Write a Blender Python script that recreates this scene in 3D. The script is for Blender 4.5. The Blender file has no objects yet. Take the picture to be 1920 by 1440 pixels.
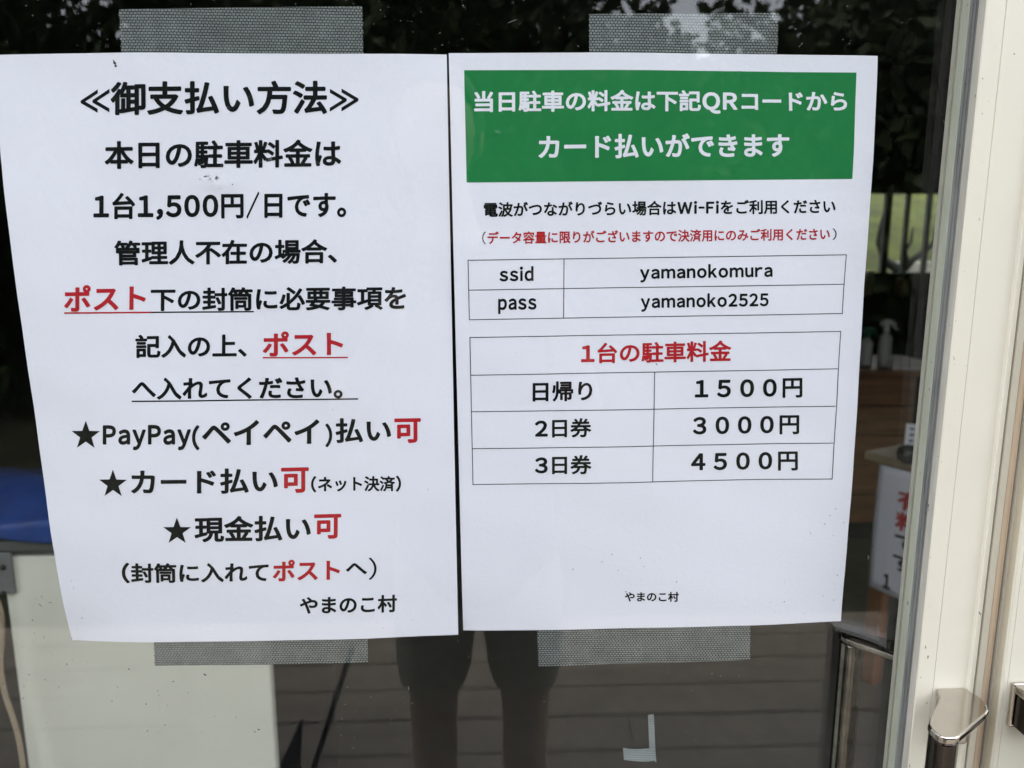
import bpy, bmesh, math, random
from mathutils import Vector, Matrix
random.seed(7)
scn = bpy.context.scene
COL = scn.collection
rad = math.radians

# ------------------------------------------------------------------ camera
F_PX = 1331.0
cam_d = bpy.data.cameras.new("camera")
cam_d.sensor_width = 36.0
cam_d.lens = F_PX * 36.0 / 1920.0
cam_d.clip_start = 0.01
cam_d.clip_end = 400
cam_d.dof.use_dof = True
cam_d.dof.focus_distance = 0.52
cam_d.dof.aperture_fstop = 7.5
cam = bpy.data.objects.new("camera", cam_d)
COL.objects.link(cam)
CAM = Vector((0, -0.508, 1.45))
ROT = Matrix.Rotation(rad(-2.071), 3, 'Z') @ Matrix.Rotation(rad(0.043), 3, 'Y') @ Matrix.Rotation(rad(90 - 9.611), 3, 'X')
cam.matrix_world = Matrix.Translation(CAM) @ ROT.to_4x4()
scn.camera = cam

# ------------------------------------------------------------------ world, sun, exposure
SUN_EL, SUN_AZ = rad(58), rad(25)          # sun stands behind the building, a little to the right
world = bpy.data.worlds.new("World")
scn.world = world
world.use_nodes = True
wn = world.node_tree.nodes
sky = wn.new("ShaderNodeTexSky")
sky.sky_type = 'NISHITA'
sky.sun_disc = False
sky.sun_elevation = SUN_EL
sky.sun_rotation = SUN_AZ
sky.air_density = 1.0
sky.dust_density = 3.0
hs = wn.new("ShaderNodeHueSaturation")          # thin cloud: a paler, greyer sky
hs.inputs["Saturation"].default_value = 0.26
world.node_tree.links.new(sky.outputs[0], hs.inputs["Color"])
world.node_tree.links.new(hs.outputs[0], wn["Background"].inputs[0])
wn["Background"].inputs[1].default_value = 0.15
sun_d = bpy.data.lights.new("sun", 'SUN')
sun_d.energy = 0.6
sun_d.angle = rad(20)
sun_d.color = (1, 0.95, 0.87)
sun = bpy.data.objects.new("sun", sun_d)
COL.objects.link(sun)
sdir = Vector((math.sin(SUN_AZ) * math.cos(SUN_EL), math.cos(SUN_AZ) * math.cos(SUN_EL), math.sin(SUN_EL)))
sun.rotation_euler = sdir.to_track_quat('Z', 'Y').to_euler()
sun.location = (0, 0, 20)
scn.view_settings.view_transform = 'Standard'
scn.view_settings.look = 'None'
scn.view_settings.exposure = 2.97
scn.view_settings.gamma = 1
scn.cycles.use_denoising = True
scn.cycles.max_bounces = 10
scn.cycles.transparent_max_bounces = 24

# ------------------------------------------------------------------ pixel -> real point on a plane of the place
def ray(px, py):
    return ROT @ Vector(((px - 960) / F_PX, -(py - 720) / F_PX, -1.0))
def at(px, py, y):
    d = ray(px, py)
    return CAM + d * ((y - CAM.y) / d.y)
def atz(px, py, z):
    d = ray(px, py)
    return CAM + d * ((z - CAM.z) / d.z)
def atp(px, py, p0, n):
    d = ray(px, py)
    return CAM + d * ((p0 - CAM).dot(n) / d.dot(n))

# ------------------------------------------------------------------ materials
def mat(name, col, rough=0.6, metal=0.0, noise=0.0, scale=20.0, bump=0.0, bscale=60.0, spec=0.5, stretch=None):
    m = bpy.data.materials.new(name)
    m.use_nodes = True
    nt = m.node_tree
    b = nt.nodes["Principled BSDF"]
    b.inputs["Base Color"].default_value = (*col, 1)
    b.inputs["Roughness"].default_value = rough
    b.inputs["Metallic"].default_value = metal
    b.inputs["Specular IOR Level"].default_value = spec
    if noise or bump:
        tc = nt.nodes.new("ShaderNodeTexCoord")
        mp = nt.nodes.new("ShaderNodeMapping")
        nt.links.new(tc.outputs["Object"], mp.inputs[0])
        if stretch:
            mp.inputs["Scale"].default_value = stretch
    if noise:
        t = nt.nodes.new("ShaderNodeTexNoise")
        t.inputs["Scale"].default_value = scale
        t.inputs["Detail"].default_value = 7
        t.inputs["Roughness"].default_value = 0.65
        nt.links.new(mp.outputs[0], t.inputs[0])
        r = nt.nodes.new("ShaderNodeValToRGB")
        r.color_ramp.elements[0].position = 0.3
        r.color_ramp.elements[1].position = 0.7
        r.color_ramp.elements[0].color = (*[c * (1 - noise) for c in col], 1)
        r.color_ramp.elements[1].color = (*[min(1, c * (1 + noise)) for c in col], 1)
        nt.links.new(t.outputs[0], r.inputs[0])
        nt.links.new(r.outputs[0], b.inputs["Base Color"])
    if bump:
        t2 = nt.nodes.new("ShaderNodeTexNoise")
        t2.inputs["Scale"].default_value = bscale
        t2.inputs["Detail"].default_value = 5
        nt.links.new(mp.outputs[0], t2.inputs[0])
        bp = nt.nodes.new("ShaderNodeBump")
        bp.inputs["Strength"].default_value = bump
        bp.inputs["Distance"].default_value = 0.01
        nt.links.new(t2.outputs[0], bp.inputs["Height"])
        nt.links.new(bp.outputs[0], b.inputs["Normal"])
    return m

def glass_mat(name, tint=(1, 1, 1)):
    """clear sheet glass: straight-through transmission plus a mirror term by Schlick's formula"""
    m = bpy.data.materials.new(name)
    m.use_nodes = True
    nt = m.node_tree
    for n in list(nt.nodes):
        if n.type == 'BSDF_PRINCIPLED':
            nt.nodes.remove(n)
    out = [n for n in nt.nodes if n.type == 'OUTPUT_MATERIAL'][0]
    geo = nt.nodes.new("ShaderNodeNewGeometry")
    dot = nt.nodes.new("ShaderNodeVectorMath"); dot.operation = 'DOT_PRODUCT'
    nt.links.new(geo.outputs["Normal"], dot.inputs[0])
    nt.links.new(geo.outputs["Incoming"], dot.inputs[1])
    ab = nt.nodes.new("ShaderNodeMath"); ab.operation = 'ABSOLUTE'
    nt.links.new(dot.outputs["Value"], ab.inputs[0])
    om = nt.nodes.new("ShaderNodeMath"); om.operation = 'SUBTRACT'; om.inputs[0].default_value = 1.0
    nt.links.new(ab.outputs[0], om.inputs[1])
    pw = nt.nodes.new("ShaderNodeMath"); pw.operation = 'POWER'; pw.inputs[1].default_value = 5.0
    nt.links.new(om.outputs[0], pw.inputs[0])
    ma = nt.nodes.new("ShaderNodeMath"); ma.operation = 'MULTIPLY_ADD'
    ma.inputs[1].default_value = 0.96; ma.inputs[2].default_value = 0.04
    nt.links.new(pw.outputs[0], ma.inputs[0])
    tr = nt.nodes.new("ShaderNodeBsdfTransparent"); tr.inputs[0].default_value = (*tint, 1)
    gl = nt.nodes.new("ShaderNodeBsdfGlossy"); gl.inputs["Roughness"].default_value = 0.0
    mx = nt.nodes.new("ShaderNodeMixShader")
    nt.links.new(ma.outputs[0], mx.inputs[0])
    nt.links.new(tr.outputs[0], mx.inputs[1])
    nt.links.new(gl.outputs[0], mx.inputs[2])
    nt.links.new(mx.outputs[0], out.inputs[0])
    return m

def tape_mat(name, thread, gap, pitch_x, pitch_z, alpha_gap):
    """woven cloth tape: raised threads in a staggered grid, thin gaps that let what is behind show"""
    m = bpy.data.materials.new(name)
    m.use_nodes = True
    nt = m.node_tree
    b = nt.nodes["Principled BSDF"]
    out = [n for n in nt.nodes if n.type == 'OUTPUT_MATERIAL'][0]
    tc = nt.nodes.new("ShaderNodeTexCoord")
    sx = nt.nodes.new("ShaderNodeSeparateXYZ")
    nt.links.new(tc.outputs["Object"], sx.inputs[0])
    cb = nt.nodes.new("ShaderNodeCombineXYZ")
    nt.links.new(sx.outputs[0], cb.inputs[0]); nt.links.new(sx.outputs[2], cb.inputs[1])
    br = nt.nodes.new("ShaderNodeTexBrick")
    br.inputs["Scale"].default_value = 1.0
    br.inputs["Brick Width"].default_value = pitch_x
    br.inputs["Row Height"].default_value = pitch_z
    br.inputs["Mortar Size"].default_value = pitch_z * 0.22
    br.inputs["Mortar Smooth"].default_value = 0.6
    br.inputs["Color1"].default_value = (*thread, 1)
    br.inputs["Color2"].default_value = (*[c * 0.85 for c in thread], 1)
    br.inputs["Mortar"].default_value = (*gap, 1)
    nt.links.new(cb.outputs[0], br.inputs[0])
    nz = nt.nodes.new("ShaderNodeTexNoise"); nz.inputs["Scale"].default_value = 60
    nt.links.new(tc.outputs["Object"], nz.inputs[0])
    mixc = nt.nodes.new("ShaderNodeMix"); mixc.data_type = 'RGBA'; mixc.blend_type = 'MULTIPLY'
    mixc.inputs[0].default_value = 0.6
    nt.links.new(br.outputs[0], mixc.inputs[6]); nt.links.new(nz.outputs[0], mixc.inputs[7])
    nt.links.new(mixc.outputs[2], b.inputs["Base Color"])
    b.inputs["Roughness"].default_value = 0.45
    bp = nt.nodes.new("ShaderNodeBump"); bp.inputs["Strength"].default_value = 0.6; bp.inputs["Distance"].default_value = 0.0005
    bp.invert = True
    nt.links.new(br.outputs["Fac"], bp.inputs["Height"]); nt.links.new(bp.outputs[0], b.inputs["Normal"])
    tr = nt.nodes.new("ShaderNodeBsdfTransparent")
    tl = nt.nodes.new("ShaderNodeMapRange")
    tl.inputs["To Min"].default_value = 0.12; tl.inputs["To Max"].default_value = alpha_gap
    nt.links.new(br.outputs["Fac"], tl.inputs[0])
    mx = nt.nodes.new("ShaderNodeMixShader")
    nt.links.new(tl.outputs[0], mx.inputs[0]); nt.links.new(b.outputs[0], mx.inputs[1]); nt.links.new(tr.outputs[0], mx.inputs[2])
    nt.links.new(mx.outputs[0], out.inputs[0])
    return m

M = {}
M['paper'] = mat("white_paper", (0.80, 0.778, 0.84), 0.75, noise=0.012, scale=350, bump=0.04, bscale=400)
M['ink'] = mat("black_ink", (0.006, 0.007, 0.008), 0.7, spec=0.08)
M['rule'] = mat("thin_rule_ink", (0.03, 0.03, 0.03), 0.6)
M['red'] = mat("red_ink", (0.46, 0.018, 0.026), 0.7, spec=0.1)
M['green'] = mat("green_ink", (0.016, 0.195, 0.055), 0.7, spec=0.1, noise=0.05, scale=40)
M['white_ink'] = mat("paper_showing_through", (0.80, 0.778, 0.84), 0.75)
M['glass'] = glass_mat("door_glass", (0.985, 0.995, 0.99))
M['tape'] = tape_mat("grey_woven_tape", (0.32, 0.345, 0.33), (0.06, 0.066, 0.063), 0.0024, 0.0018, 0.42)
M['tape_white'] = tape_mat("white_mesh_tape", (0.66, 0.70, 0.70), (0.16, 0.20, 0.20), 0.0016, 0.0016, 0.15)
M['cream'] = mat("cream_painted_aluminium", (0.71, 0.665, 0.545), 0.42, noise=0.03, scale=14, bump=0.02, bscale=90)
M['cream_worn'] = mat("worn_cream_edge", (0.50, 0.47, 0.40), 0.7, noise=0.15, scale=90, stretch=(1, 1, 0.15))
M['bead'] = mat("grey_green_bead", (0.35, 0.36, 0.285), 0.7, noise=0.12, scale=60, stretch=(1, 1, 0.2))
M['gasket'] = mat("grey_gasket", (0.19, 0.195, 0.18), 0.8, noise=0.35, scale=130, stretch=(1, 1, 0.12))
M['dark_gap'] = mat("dark_gap", (0.06, 0.055, 0.05), 0.8)
M['wood_strip'] = mat("bare_wood_strip", (0.66, 0.52, 0.38), 0.6, noise=0.18, scale=60, stretch=(1, 1, 0.06))
M['chrome'] = mat("polished_steel", (0.56, 0.52, 0.475), 0.1, metal=1.0, noise=0.05, scale=40, bump=0.008, bscale=25)
M['chrome_dark'] = mat("dark_steel", (0.075, 0.066, 0.06), 0.12, metal=1.0, bump=0.01, bscale=30, stretch=(1, 1, 0.1))  # dark steel of the grips; also stands for a reflection in one bracket
M['chrome_mid'] = mat("dim_reflection_steel", (0.25, 0.235, 0.21), 0.16, metal=1.0, noise=0.5, scale=60)  # steel darkened to stand for the dim room mirrored in the inner handle
M['cabinet_white'] = mat("off_white_enamel", (0.84, 0.82, 0.70), 0.4, noise=0.04, scale=6)
M['seam'] = mat("grey_seam", (0.11, 0.12, 0.12), 0.5)
M['bracket'] = mat("zinc_bracket", (0.20, 0.21, 0.21), 0.5, metal=0.3, noise=0.1, scale=50)
M['screw'] = mat("dark_screw", (0.03, 0.03, 0.03), 0.4, metal=0.6)
M['tarp'] = mat("blue_tarpaulin", (0.008, 0.05, 0.25), 0.42, noise=0.25, scale=14, bump=0.25, bscale=25)
M['cord'] = mat("beige_cord", (0.42, 0.33, 0.23), 0.7, noise=0.15, scale=200)
M['black'] = mat("matt_black", (0.012, 0.012, 0.013), 0.6)
M['black_gloss'] = mat("glossy_black", (0.015, 0.015, 0.016), 0.12)
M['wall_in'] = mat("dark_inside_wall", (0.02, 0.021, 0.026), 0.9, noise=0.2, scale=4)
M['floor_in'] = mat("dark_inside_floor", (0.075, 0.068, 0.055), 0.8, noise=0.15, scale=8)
M['wood_dark'] = mat("dark_brown_boards", (0.19, 0.085, 0.038), 0.55, noise=0.35, scale=14, stretch=(0.2, 1, 2))
M['wood_red'] = mat("reddish_wood_leg", (0.20, 0.075, 0.032), 0.5, noise=0.25, scale=20, stretch=(1, 1, 0.15))
M['wood_pale'] = mat("pale_wood_top", (0.36, 0.27, 0.17), 0.5, noise=0.2, scale=20, stretch=(0.3, 1, 1))
M['plastic_white'] = mat("white_plastic", (0.75, 0.75, 0.73), 0.35)
M['plastic_clear'] = mat("milky_plastic", (0.55, 0.55, 0.53), 0.3)
M['teal'] = mat("teal_plastic", (0.01, 0.13, 0.10), 0.35)
M['blue_ink'] = mat("blue_scribble", (0.10, 0.12, 0.32), 0.6)
M['deck'] = mat("weathered_deck", (0.20, 0.170, 0.132), 0.75, noise=0.22, scale=9, bump=0.2, bscale=30, stretch=(0.25, 2, 1))
M['ground'] = mat("leaf_litter_ground", (0.025, 0.025, 0.015), 0.95, spec=0.05, noise=0.5, scale=1.3)
M['lawn'] = mat("meadow_grass", (0.021, 0.027, 0.002), 0.95, spec=0.03, noise=0.75, scale=0.8)
M['bark'] = mat("bark", (0.018, 0.015, 0.012), 0.9, noise=0.4, scale=8, bump=0.5, bscale=12)
M['leaf'] = mat("green_leaves", (0.021, 0.033, 0.009), 0.6, spec=0.25, noise=0.4, scale=0.9)
M['facade'] = mat("brown_timber_siding", (0.12, 0.075, 0.045), 0.7, noise=0.25, scale=10, stretch=(0.2, 1, 2))
M['roof'] = mat("dark_roof_sheet", (0.05, 0.05, 0.052), 0.5, noise=0.15, scale=4)
M['skin'] = mat("skin", (0.46, 0.34, 0.25), 0.5, noise=0.08, scale=20)
M['hair'] = mat("black_hair", (0.012, 0.010, 0.009), 0.5, noise=0.3, scale=90)
M['shirt'] = mat("dark_grey_shirt", (0.045, 0.048, 0.055), 0.85, noise=0.15, scale=60)
M['shorts'] = mat("olive_shorts", (0.34, 0.325, 0.265), 0.85)
M['shoe'] = mat("grey_shoe", (0.10, 0.095, 0.09), 0.7)
M['eye'] = mat("eye_white", (0.7, 0.7, 0.68), 0.25)
M['iris'] = mat("dark_iris", (0.02, 0.012, 0.008), 0.2)
M['lip'] = mat("lips", (0.36, 0.13, 0.11), 0.5)
M['speck_light'] = mat("pale_dust", (0.30, 0.31, 0.30), 0.9)
M['speck_dark'] = mat("dark_dirt", (0.03, 0.028, 0.022), 0.9)
M['smudge'] = mat("grey_smudge", (0.66, 0.65, 0.66), 0.9)
M['stone'] = mat("pale_stone", (0.30, 0.28, 0.22), 0.9, noise=0.3, scale=6)

# ------------------------------------------------------------------ helpers
def link(name, verts, faces, m, parent=None, smooth=False, bevel=0.0, seg=2):
    me = bpy.data.meshes.new(name)
    me.from_pydata([tuple(v) for v in verts], [], faces)
    me.materials.append(m)
    bm = bmesh.new(); bm.from_mesh(me)
    bmesh.ops.recalc_face_normals(bm, faces=bm.faces)
    bm.to_mesh(me); bm.free()
    o = bpy.data.objects.new(name, me)
    COL.objects.link(o)
    if parent is not None:
        o.parent = parent
        o.matrix_parent_inverse = parent_world(parent).inverted()
    if smooth:
        for p in me.polygons:
            p.use_smooth = True
    if bevel:
        md = o.modifiers.new("bevel", 'BEVEL'); md.width = bevel; md.segments = seg; md.limit_method = 'ANGLE'; md.angle_limit = rad(35)
    return o
def parent_world(o):
    mw = o.matrix_basis.copy()
    if o.parent:
        mw = parent_world(o.parent) @ o.matrix_parent_inverse @ mw
    return mw
def thing(name, label, cat, loc=(0, 0, 0), group=None):
    o = bpy.data.objects.new(name, None)
    COL.objects.link(o)
    o.location = loc
    o.empty_display_size = 0.05
    return tag(o, label, cat, group)
def tag(o, label, cat, group=None):
    o["label"] = label; o["category"] = cat
    if group: o["group"] = group
    return o
def struct(o):
    o["kind"] = "structure"; return o
class MB:
    def __init__(s): s.v = []; s.f = []
    def add(s, vs, fs):
        n = len(s.v); s.v += [Vector(v) for v in vs]; s.f += [tuple(i + n for i in f) for f in fs]
    def box(s, x0, x1, y0, y1, z0, z1):
        s.add([(x0, y0, z0), (x1, y0, z0), (x1, y1, z0), (x0, y1, z0), (x0, y0, z1), (x1, y0, z1), (x1, y1, z1), (x0, y1, z1)],
              [(0, 3, 2, 1), (4, 5, 6, 7), (0, 1, 5, 4), (1, 2, 6, 5), (2, 3, 7, 6), (3, 0, 4, 7)])
    def prism(s, poly, z0, z1):
        n = len(poly)
        s.add([(p[0], p[1], z0) for p in poly] + [(p[0], p[1], z1) for p in poly],
              [tuple(range(n - 1, -1, -1)), tuple(range(n, 2 * n))] + [(i, (i + 1) % n, n + (i + 1) % n, n + i) for i in range(n)])
    def tube(s, pts, rads, k=10):
        pts = [Vector(p) for p in pts]
        if not hasattr(rads, '__len__'): rads = [rads] * len(pts)
        n0 = len(s.v); up = None
        for i, p in enumerate(pts):
            a = pts[max(i - 1, 0)]; b = pts[min(i + 1, len(pts) - 1)]
            t = (b - a).normalized()
            if up is None:
                up = t.orthogonal().normalized()
            up = (up - t * up.dot(t)).normalized()
            w = t.cross(up)
            for j in range(k):
                an = 2 * math.pi * j / k
                s.v.append(p + (up * math.cos(an) + w * math.sin(an)) * rads[i])
        for i in range(len(pts) - 1):
            for j in range(k):
                a = n0 + i * k + j; b = n0 + i * k + (j + 1) % k
                s.f.append((a, b, b + k, a + k))
        s.f.append(tuple(n0 + j for j in range(k - 1, -1, -1)))
        s.f.append(tuple(n0 + (len(pts) - 1) * k + j for j in range(k)))
    def lathe(s, c, prof, k=20):
        s_pts = []
        n0 = len(s.v)
        for r, z in prof:
            for j in range(k):
                an = 2 * math.pi * j / k
                s.v.append(Vector((c[0] + r * math.cos(an), c[1] + r * math.sin(an), c[2] + z)))
        for i in range(len(prof) - 1):
            for j in range(k):
                a = n0 + i * k + j; b = n0 + i * k + (j + 1) % k
                s.f.append((a, b, b + k, a + k))
        s.f.append(tuple(n0 + j for j in range(k - 1, -1, -1)))
        s.f.append(tuple(n0 + (len(prof) - 1) * k + j for j in range(k)))
    def ball(s, c, r, k=12, sc=(1, 1, 1)):
        n0 = len(s.v); h = k // 2
        for i in range(1, h):
            ph = math.pi * i / h
            for j in range(k):
                an = 2 * math.pi * j / k
                s.v.append(Vector((c[0] + r * sc[0] * math.sin(ph) * math.cos(an), c[1] + r * sc[1] * math.sin(ph) * math.sin(an), c[2] + r * sc[2] * math.cos(ph))))
        top = len(s.v); s.v.append(Vector((c[0], c[1], c[2] + r * sc[2]))); s.v.append(Vector((c[0], c[1], c[2] - r * sc[2])))
        for i in range(h - 2):
            for j in range(k):
                a = n0 + i * k + j; b = n0 + i * k + (j + 1) % k
                s.f.append((a, a + k, b + k, b))
        for j in range(k):
            s.f.append((top, n0 + j, n0 + (j + 1) % k))
            s.f.append((top + 1, n0 + (h - 2) * k + (j + 1) % k, n0 + (h - 2) * k + j))
    def build(s, name, m, parent=None, smooth=False, bevel=0.0, seg=2):
        return link(name, s.v, s.f, m, parent, smooth, bevel, seg)
def boxo(name, b, m, parent=None, bevel=0.0):
    q = MB(); q.box(*b); return q.build(name, m, parent, bevel=bevel)

# ================================================================== the building shell (setting)
X0, X1, YB, ZC = -3.2, 4.4, 5.2, 2.6
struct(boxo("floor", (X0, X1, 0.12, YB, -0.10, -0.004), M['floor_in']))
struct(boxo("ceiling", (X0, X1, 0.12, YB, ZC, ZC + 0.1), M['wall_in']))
q = MB()                                   # deck: weathered boards running along the doors
y = -1.743 + 0.165 * 10
while y > -2.12:
    if y < -0.06:
        xs = -5.0 - random.random() * 2
        while xs < 5.5:
            ln = 2.4 + random.random() * 1.2
            q.box(xs, xs + ln - 0.004, y - 0.165 + 0.010, y, -0.03, random.uniform(-0.0015, 0.0015))
            xs += ln
    y -= 0.165
q.box(-7, 8, -2.20, -0.08, -0.16, -0.04)
struct(q.build("deck", M['deck']))
# ground: one sheet, falling to the south, rising to a hillside lawn behind the house
vs, fs, nx, ny = [], [], 60, 60
for j in range(ny + 1):
    yy = -150 + 300 * j / ny
    for i in range(nx + 1):
        xx = -150 + 300 * i / nx
        z = -0.45
        if yy > 8: z += min(26, (yy - 8) * 0.24)
        if yy < -12: z += (-12 - yy) * 0.10
        z += 0.12 * math.sin(xx * 0.7) * math.cos(yy * 0.6)
        vs.append((xx, yy, z))
for j in range(ny):
    for i in range(nx):
        a = j * (nx + 1) + i
        fs.append((a, a + 1, a + nx + 2, a + nx + 1))
struct(link("ground", vs, fs, M['ground'], smooth=True))

vs, fs = [], []
for j in range(31):
    for i in range(31):
        xx, yy = -30 + 2.4 * i, 7.6 + 2.2 * j
        z = -0.446 + min(26, max(0, (yy - 8)) * 0.24) + 0.15 + 0.12 * math.sin(xx * 0.7) * math.cos(yy * 0.6)
        vs.append((xx, yy, z if j else -0.7))
for j in range(30):
    for i in range(30):
        a = j * 31 + i; fs.append((a, a + 1, a + 32, a + 31))
struct(link("hillside_lawn", vs, fs, M['lawn'], smooth=True))
# walls: each wall a thing
def wall(name, boxes, m, label, cat="wall"):
    q = MB()
    for b in boxes: q.box(*b)
    return tag(q.build(name, m), label, cat)
wl = at(1500, 512, 5.2)
WX0, WX1, WZ0, WZ1 = 2.25, 4.05, 1.375, 2.03
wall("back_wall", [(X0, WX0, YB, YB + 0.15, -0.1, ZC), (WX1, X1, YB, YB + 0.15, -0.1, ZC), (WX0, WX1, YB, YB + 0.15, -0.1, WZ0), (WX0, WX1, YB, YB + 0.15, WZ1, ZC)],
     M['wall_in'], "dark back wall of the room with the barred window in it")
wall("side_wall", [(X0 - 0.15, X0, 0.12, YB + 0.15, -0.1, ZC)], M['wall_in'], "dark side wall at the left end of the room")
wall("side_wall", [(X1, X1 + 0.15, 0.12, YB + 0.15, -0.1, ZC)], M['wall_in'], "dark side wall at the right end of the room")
wall("front_wall", [(X0 - 0.15, -2.95, -0.06, 0.12, -0.1, ZC), (-1.20, -0.99, -0.06, 0.12, -0.1, ZC), (-2.95, -1.20, -0.06, 0.12, -0.1, 0.15), (-2.95, -1.20, -0.06, 0.12, 2.35, ZC), (1.50, 1.75, -0.06, 0.12, -0.1, ZC), (4.15, X1 + 0.15, -0.06, 0.12, -0.1, ZC), (1.75, 4.15, -0.06, 0.12, -0.1, 0.15), (1.75, 4.15, -0.06, 0.12, 2.35, ZC), (-0.99, 1.50, -0.06, 0.12, 2.10, ZC)],
     M['facade'], "brown timber front wall around the pair of sliding doors")
q = MB()
q.box(X0 - 0.5, X1 + 0.5, -0.32, YB + 0.6, ZC + 0.12, ZC + 0.24)
for i in range(24):
    xx = X0 - 0.4 + i * (X1 - X0 + 0.8) / 23
    q.box(xx - 0.02, xx + 0.02, -0.31, YB + 0.5, ZC + 0.242, ZC + 0.28)
struct(q.build("roof", M['roof']))

# ================================================================== sliding doors
ZB, ZT = 0.03, 2.08
door = thing("sliding_door", "cream aluminium sliding door whose glass carries the two white notices", "door", (0, 0, 0))
gq = MB(); gq.box(-0.885, 0.3262, 0.0, 0.005, ZB + 0.08, ZT - 0.08)
gq.build("glass_pane", M['glass'], door)
def P(lst): return [(x, y) for x, y in lst]
q = MB()     # glazing bead along the glass: two lit facets
q.prism([(0.3250, -0.0002), (0.3259, -0.0058), (0.3266, -0.0062), (0.3290, -0.0062), (0.3290, -0.0002)], ZB + 0.08, ZT - 0.08)
q.build("glazing_bead", M['bead'], door)
q = MB()     # rubber gasket, two ribs with a groove
q.prism([(0.3266, -0.0063), (0.3267, -0.0080), (0.3270, -0.0084), (0.3271, -0.0070), (0.3274, -0.0070), (0.3275, -0.0105), (0.3279, -0.0108), (0.3280, -0.0095), (0.3283, -0.0095), (0.3284, -0.0122), (0.3300, -0.0122), (0.3300, -0.0063)], ZB + 0.08, ZT - 0.08)
q.build("gasket", M['gasket'], door)
q = MB()
q.prism([(0.3285, -0.0123), (0.3281, -0.0155), (0.3277, -0.0156), (0.3276, -0.0185), (0.3272, -0.0188), (0.3272, -0.0212), (0.3330, -0.0212), (0.3330, -0.0123)], ZB + 0.08, ZT - 0.08)
q.build("worn_edge", M['cream_worn'], door)
def stile_profile(x, s=1):   # front face with a fine groove and a raised ridge, then the lower flange
    a = [(0, -0.0214), (0.0006, -0.0222), (0.0128, -0.0222), (0.0131, -0.0214), (0.0134, -0.0222), (0.0385, -0.0222), (0.0390, -0.0246), (0.0403, -0.0246), (0.0407, -0.0222),
         (0.0409, -0.0128), (0.0415, -0.0122), (0.0525, -0.0122), (0.0529, -0.0110), (0.0529, 0.010), (0.0, 0.010), (0.0, 0.0056), (0.0060, 0.0056), (0.0060, -0.0005), (0.0032, -0.0120)]
    return [(x + s * p[0], p[1]) for p in a]
q = MB(); q.prism(stile_profile(0.3273), ZB, ZT)
q.build("stile", M['cream'], door)
q = MB()   # the stile at the far left, out of the picture
q.box(-0.93, -0.884, -0.022, 0.010, ZB, ZT)
q.build("stile", M['cream'], door, bevel=0.001)
q = MB(); q.box(-0.8838, 0.3260, -0.0218, 0.0098, ZT - 0.085, ZT - 0.002); q.build("top_rail", M['cream'], door, bevel=0.001)
q = MB(); q.box(-0.8838, 0.3260, -0.0218, 0.0098, ZB + 0.002, ZB + 0.12); q.build("bottom_rail", M['cream'], door, bevel=0.001)

ZH = 1.1292
PLATE = [(.3427, -.0224), (.3649, -.0224), (.3676, -.0315), (.3684, -.0360), (.3676, -.0440), (.3640, -.0505), (.3588, -.0552), (.3400, -.0675), (.3236, -.0782), (.3200, -.0796), (.3136, -.0798), (.3105, -.0780),
         (.3090, -.0742), (.3087, -.0695), (.3102, -.0641), (.3152, -.0581), (.3227, -.0507), (.3334, -.0391), (.3392, -.0325), (.3400, -.0290), (.3417, -.0262)]
GRIP = [(.3110, -.0640), (.3097, -.0695), (.3100, -.0740), (.3115, -.0772), (.3142, -.0788), (.3195, -.0786), (.3232, -.0772), (.3275, -.0735), (.3290, -.0690), (.3275, -.0640), (.3230, -.0598), (.3180, -.0590), (.3140, -.0605)]
def shift(poly, dx=0, fy=None, fx=None):
    r = []
    for x, y in poly:
        if fx: x = fx(x)
        if fy: y = fy(y)
        r.append((x + dx, y))
    return r
def handle(parent, fx=None, fy=None, zo=0.0, top='chrome', bar='chrome_dark'):
    z = ZH + zo
    pl = shift(PLATE, 0, fy, fx); gr = shift(GRIP, 0, fy, fx)
    fyy = fy or (lambda v: v); fxx = fx or (lambda v: v)
    h = bpy.data.objects.new("handle", None); COL.objects.link(h); h.parent = parent
    h.location = (fxx(.345), fyy(-.05), z - 0.15)
    for zt in (z, z - 0.30):
        q = MB(); q.prism(pl, zt - 0.0058, zt)
        q.build("bracket", M[top], h, bevel=0.0014, seg=3)
    for zt in (z - 0.0060, z - 0.30 + 0.036):
        xa, xb = sorted((fxx(.3425), fxx(.3655)))
        ya, yb = sorted((fyy(-.0224), fyy(-.0330)))
        q = MB(); q.box(xa, xb, ya, yb, zt - 0.036, zt)
        q.build("base_block", M['chrome'], h, bevel=0.003, seg=3)
    q = MB(); q.prism(gr, z - 0.2998, z - 0.0060)
    g = q.build("grip", M[bar], h)
    sm = g.modifiers.new("bevel", 'BEVEL'); sm.width = 0.002; sm.segments = 3; sm.limit_method = 'ANGLE'; sm.angle_limit = rad(20)
    return h
handle(door)
handle(door, fy=lambda v: -v - 0.0122, top='chrome_mid', bar='chrome_mid')

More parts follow.
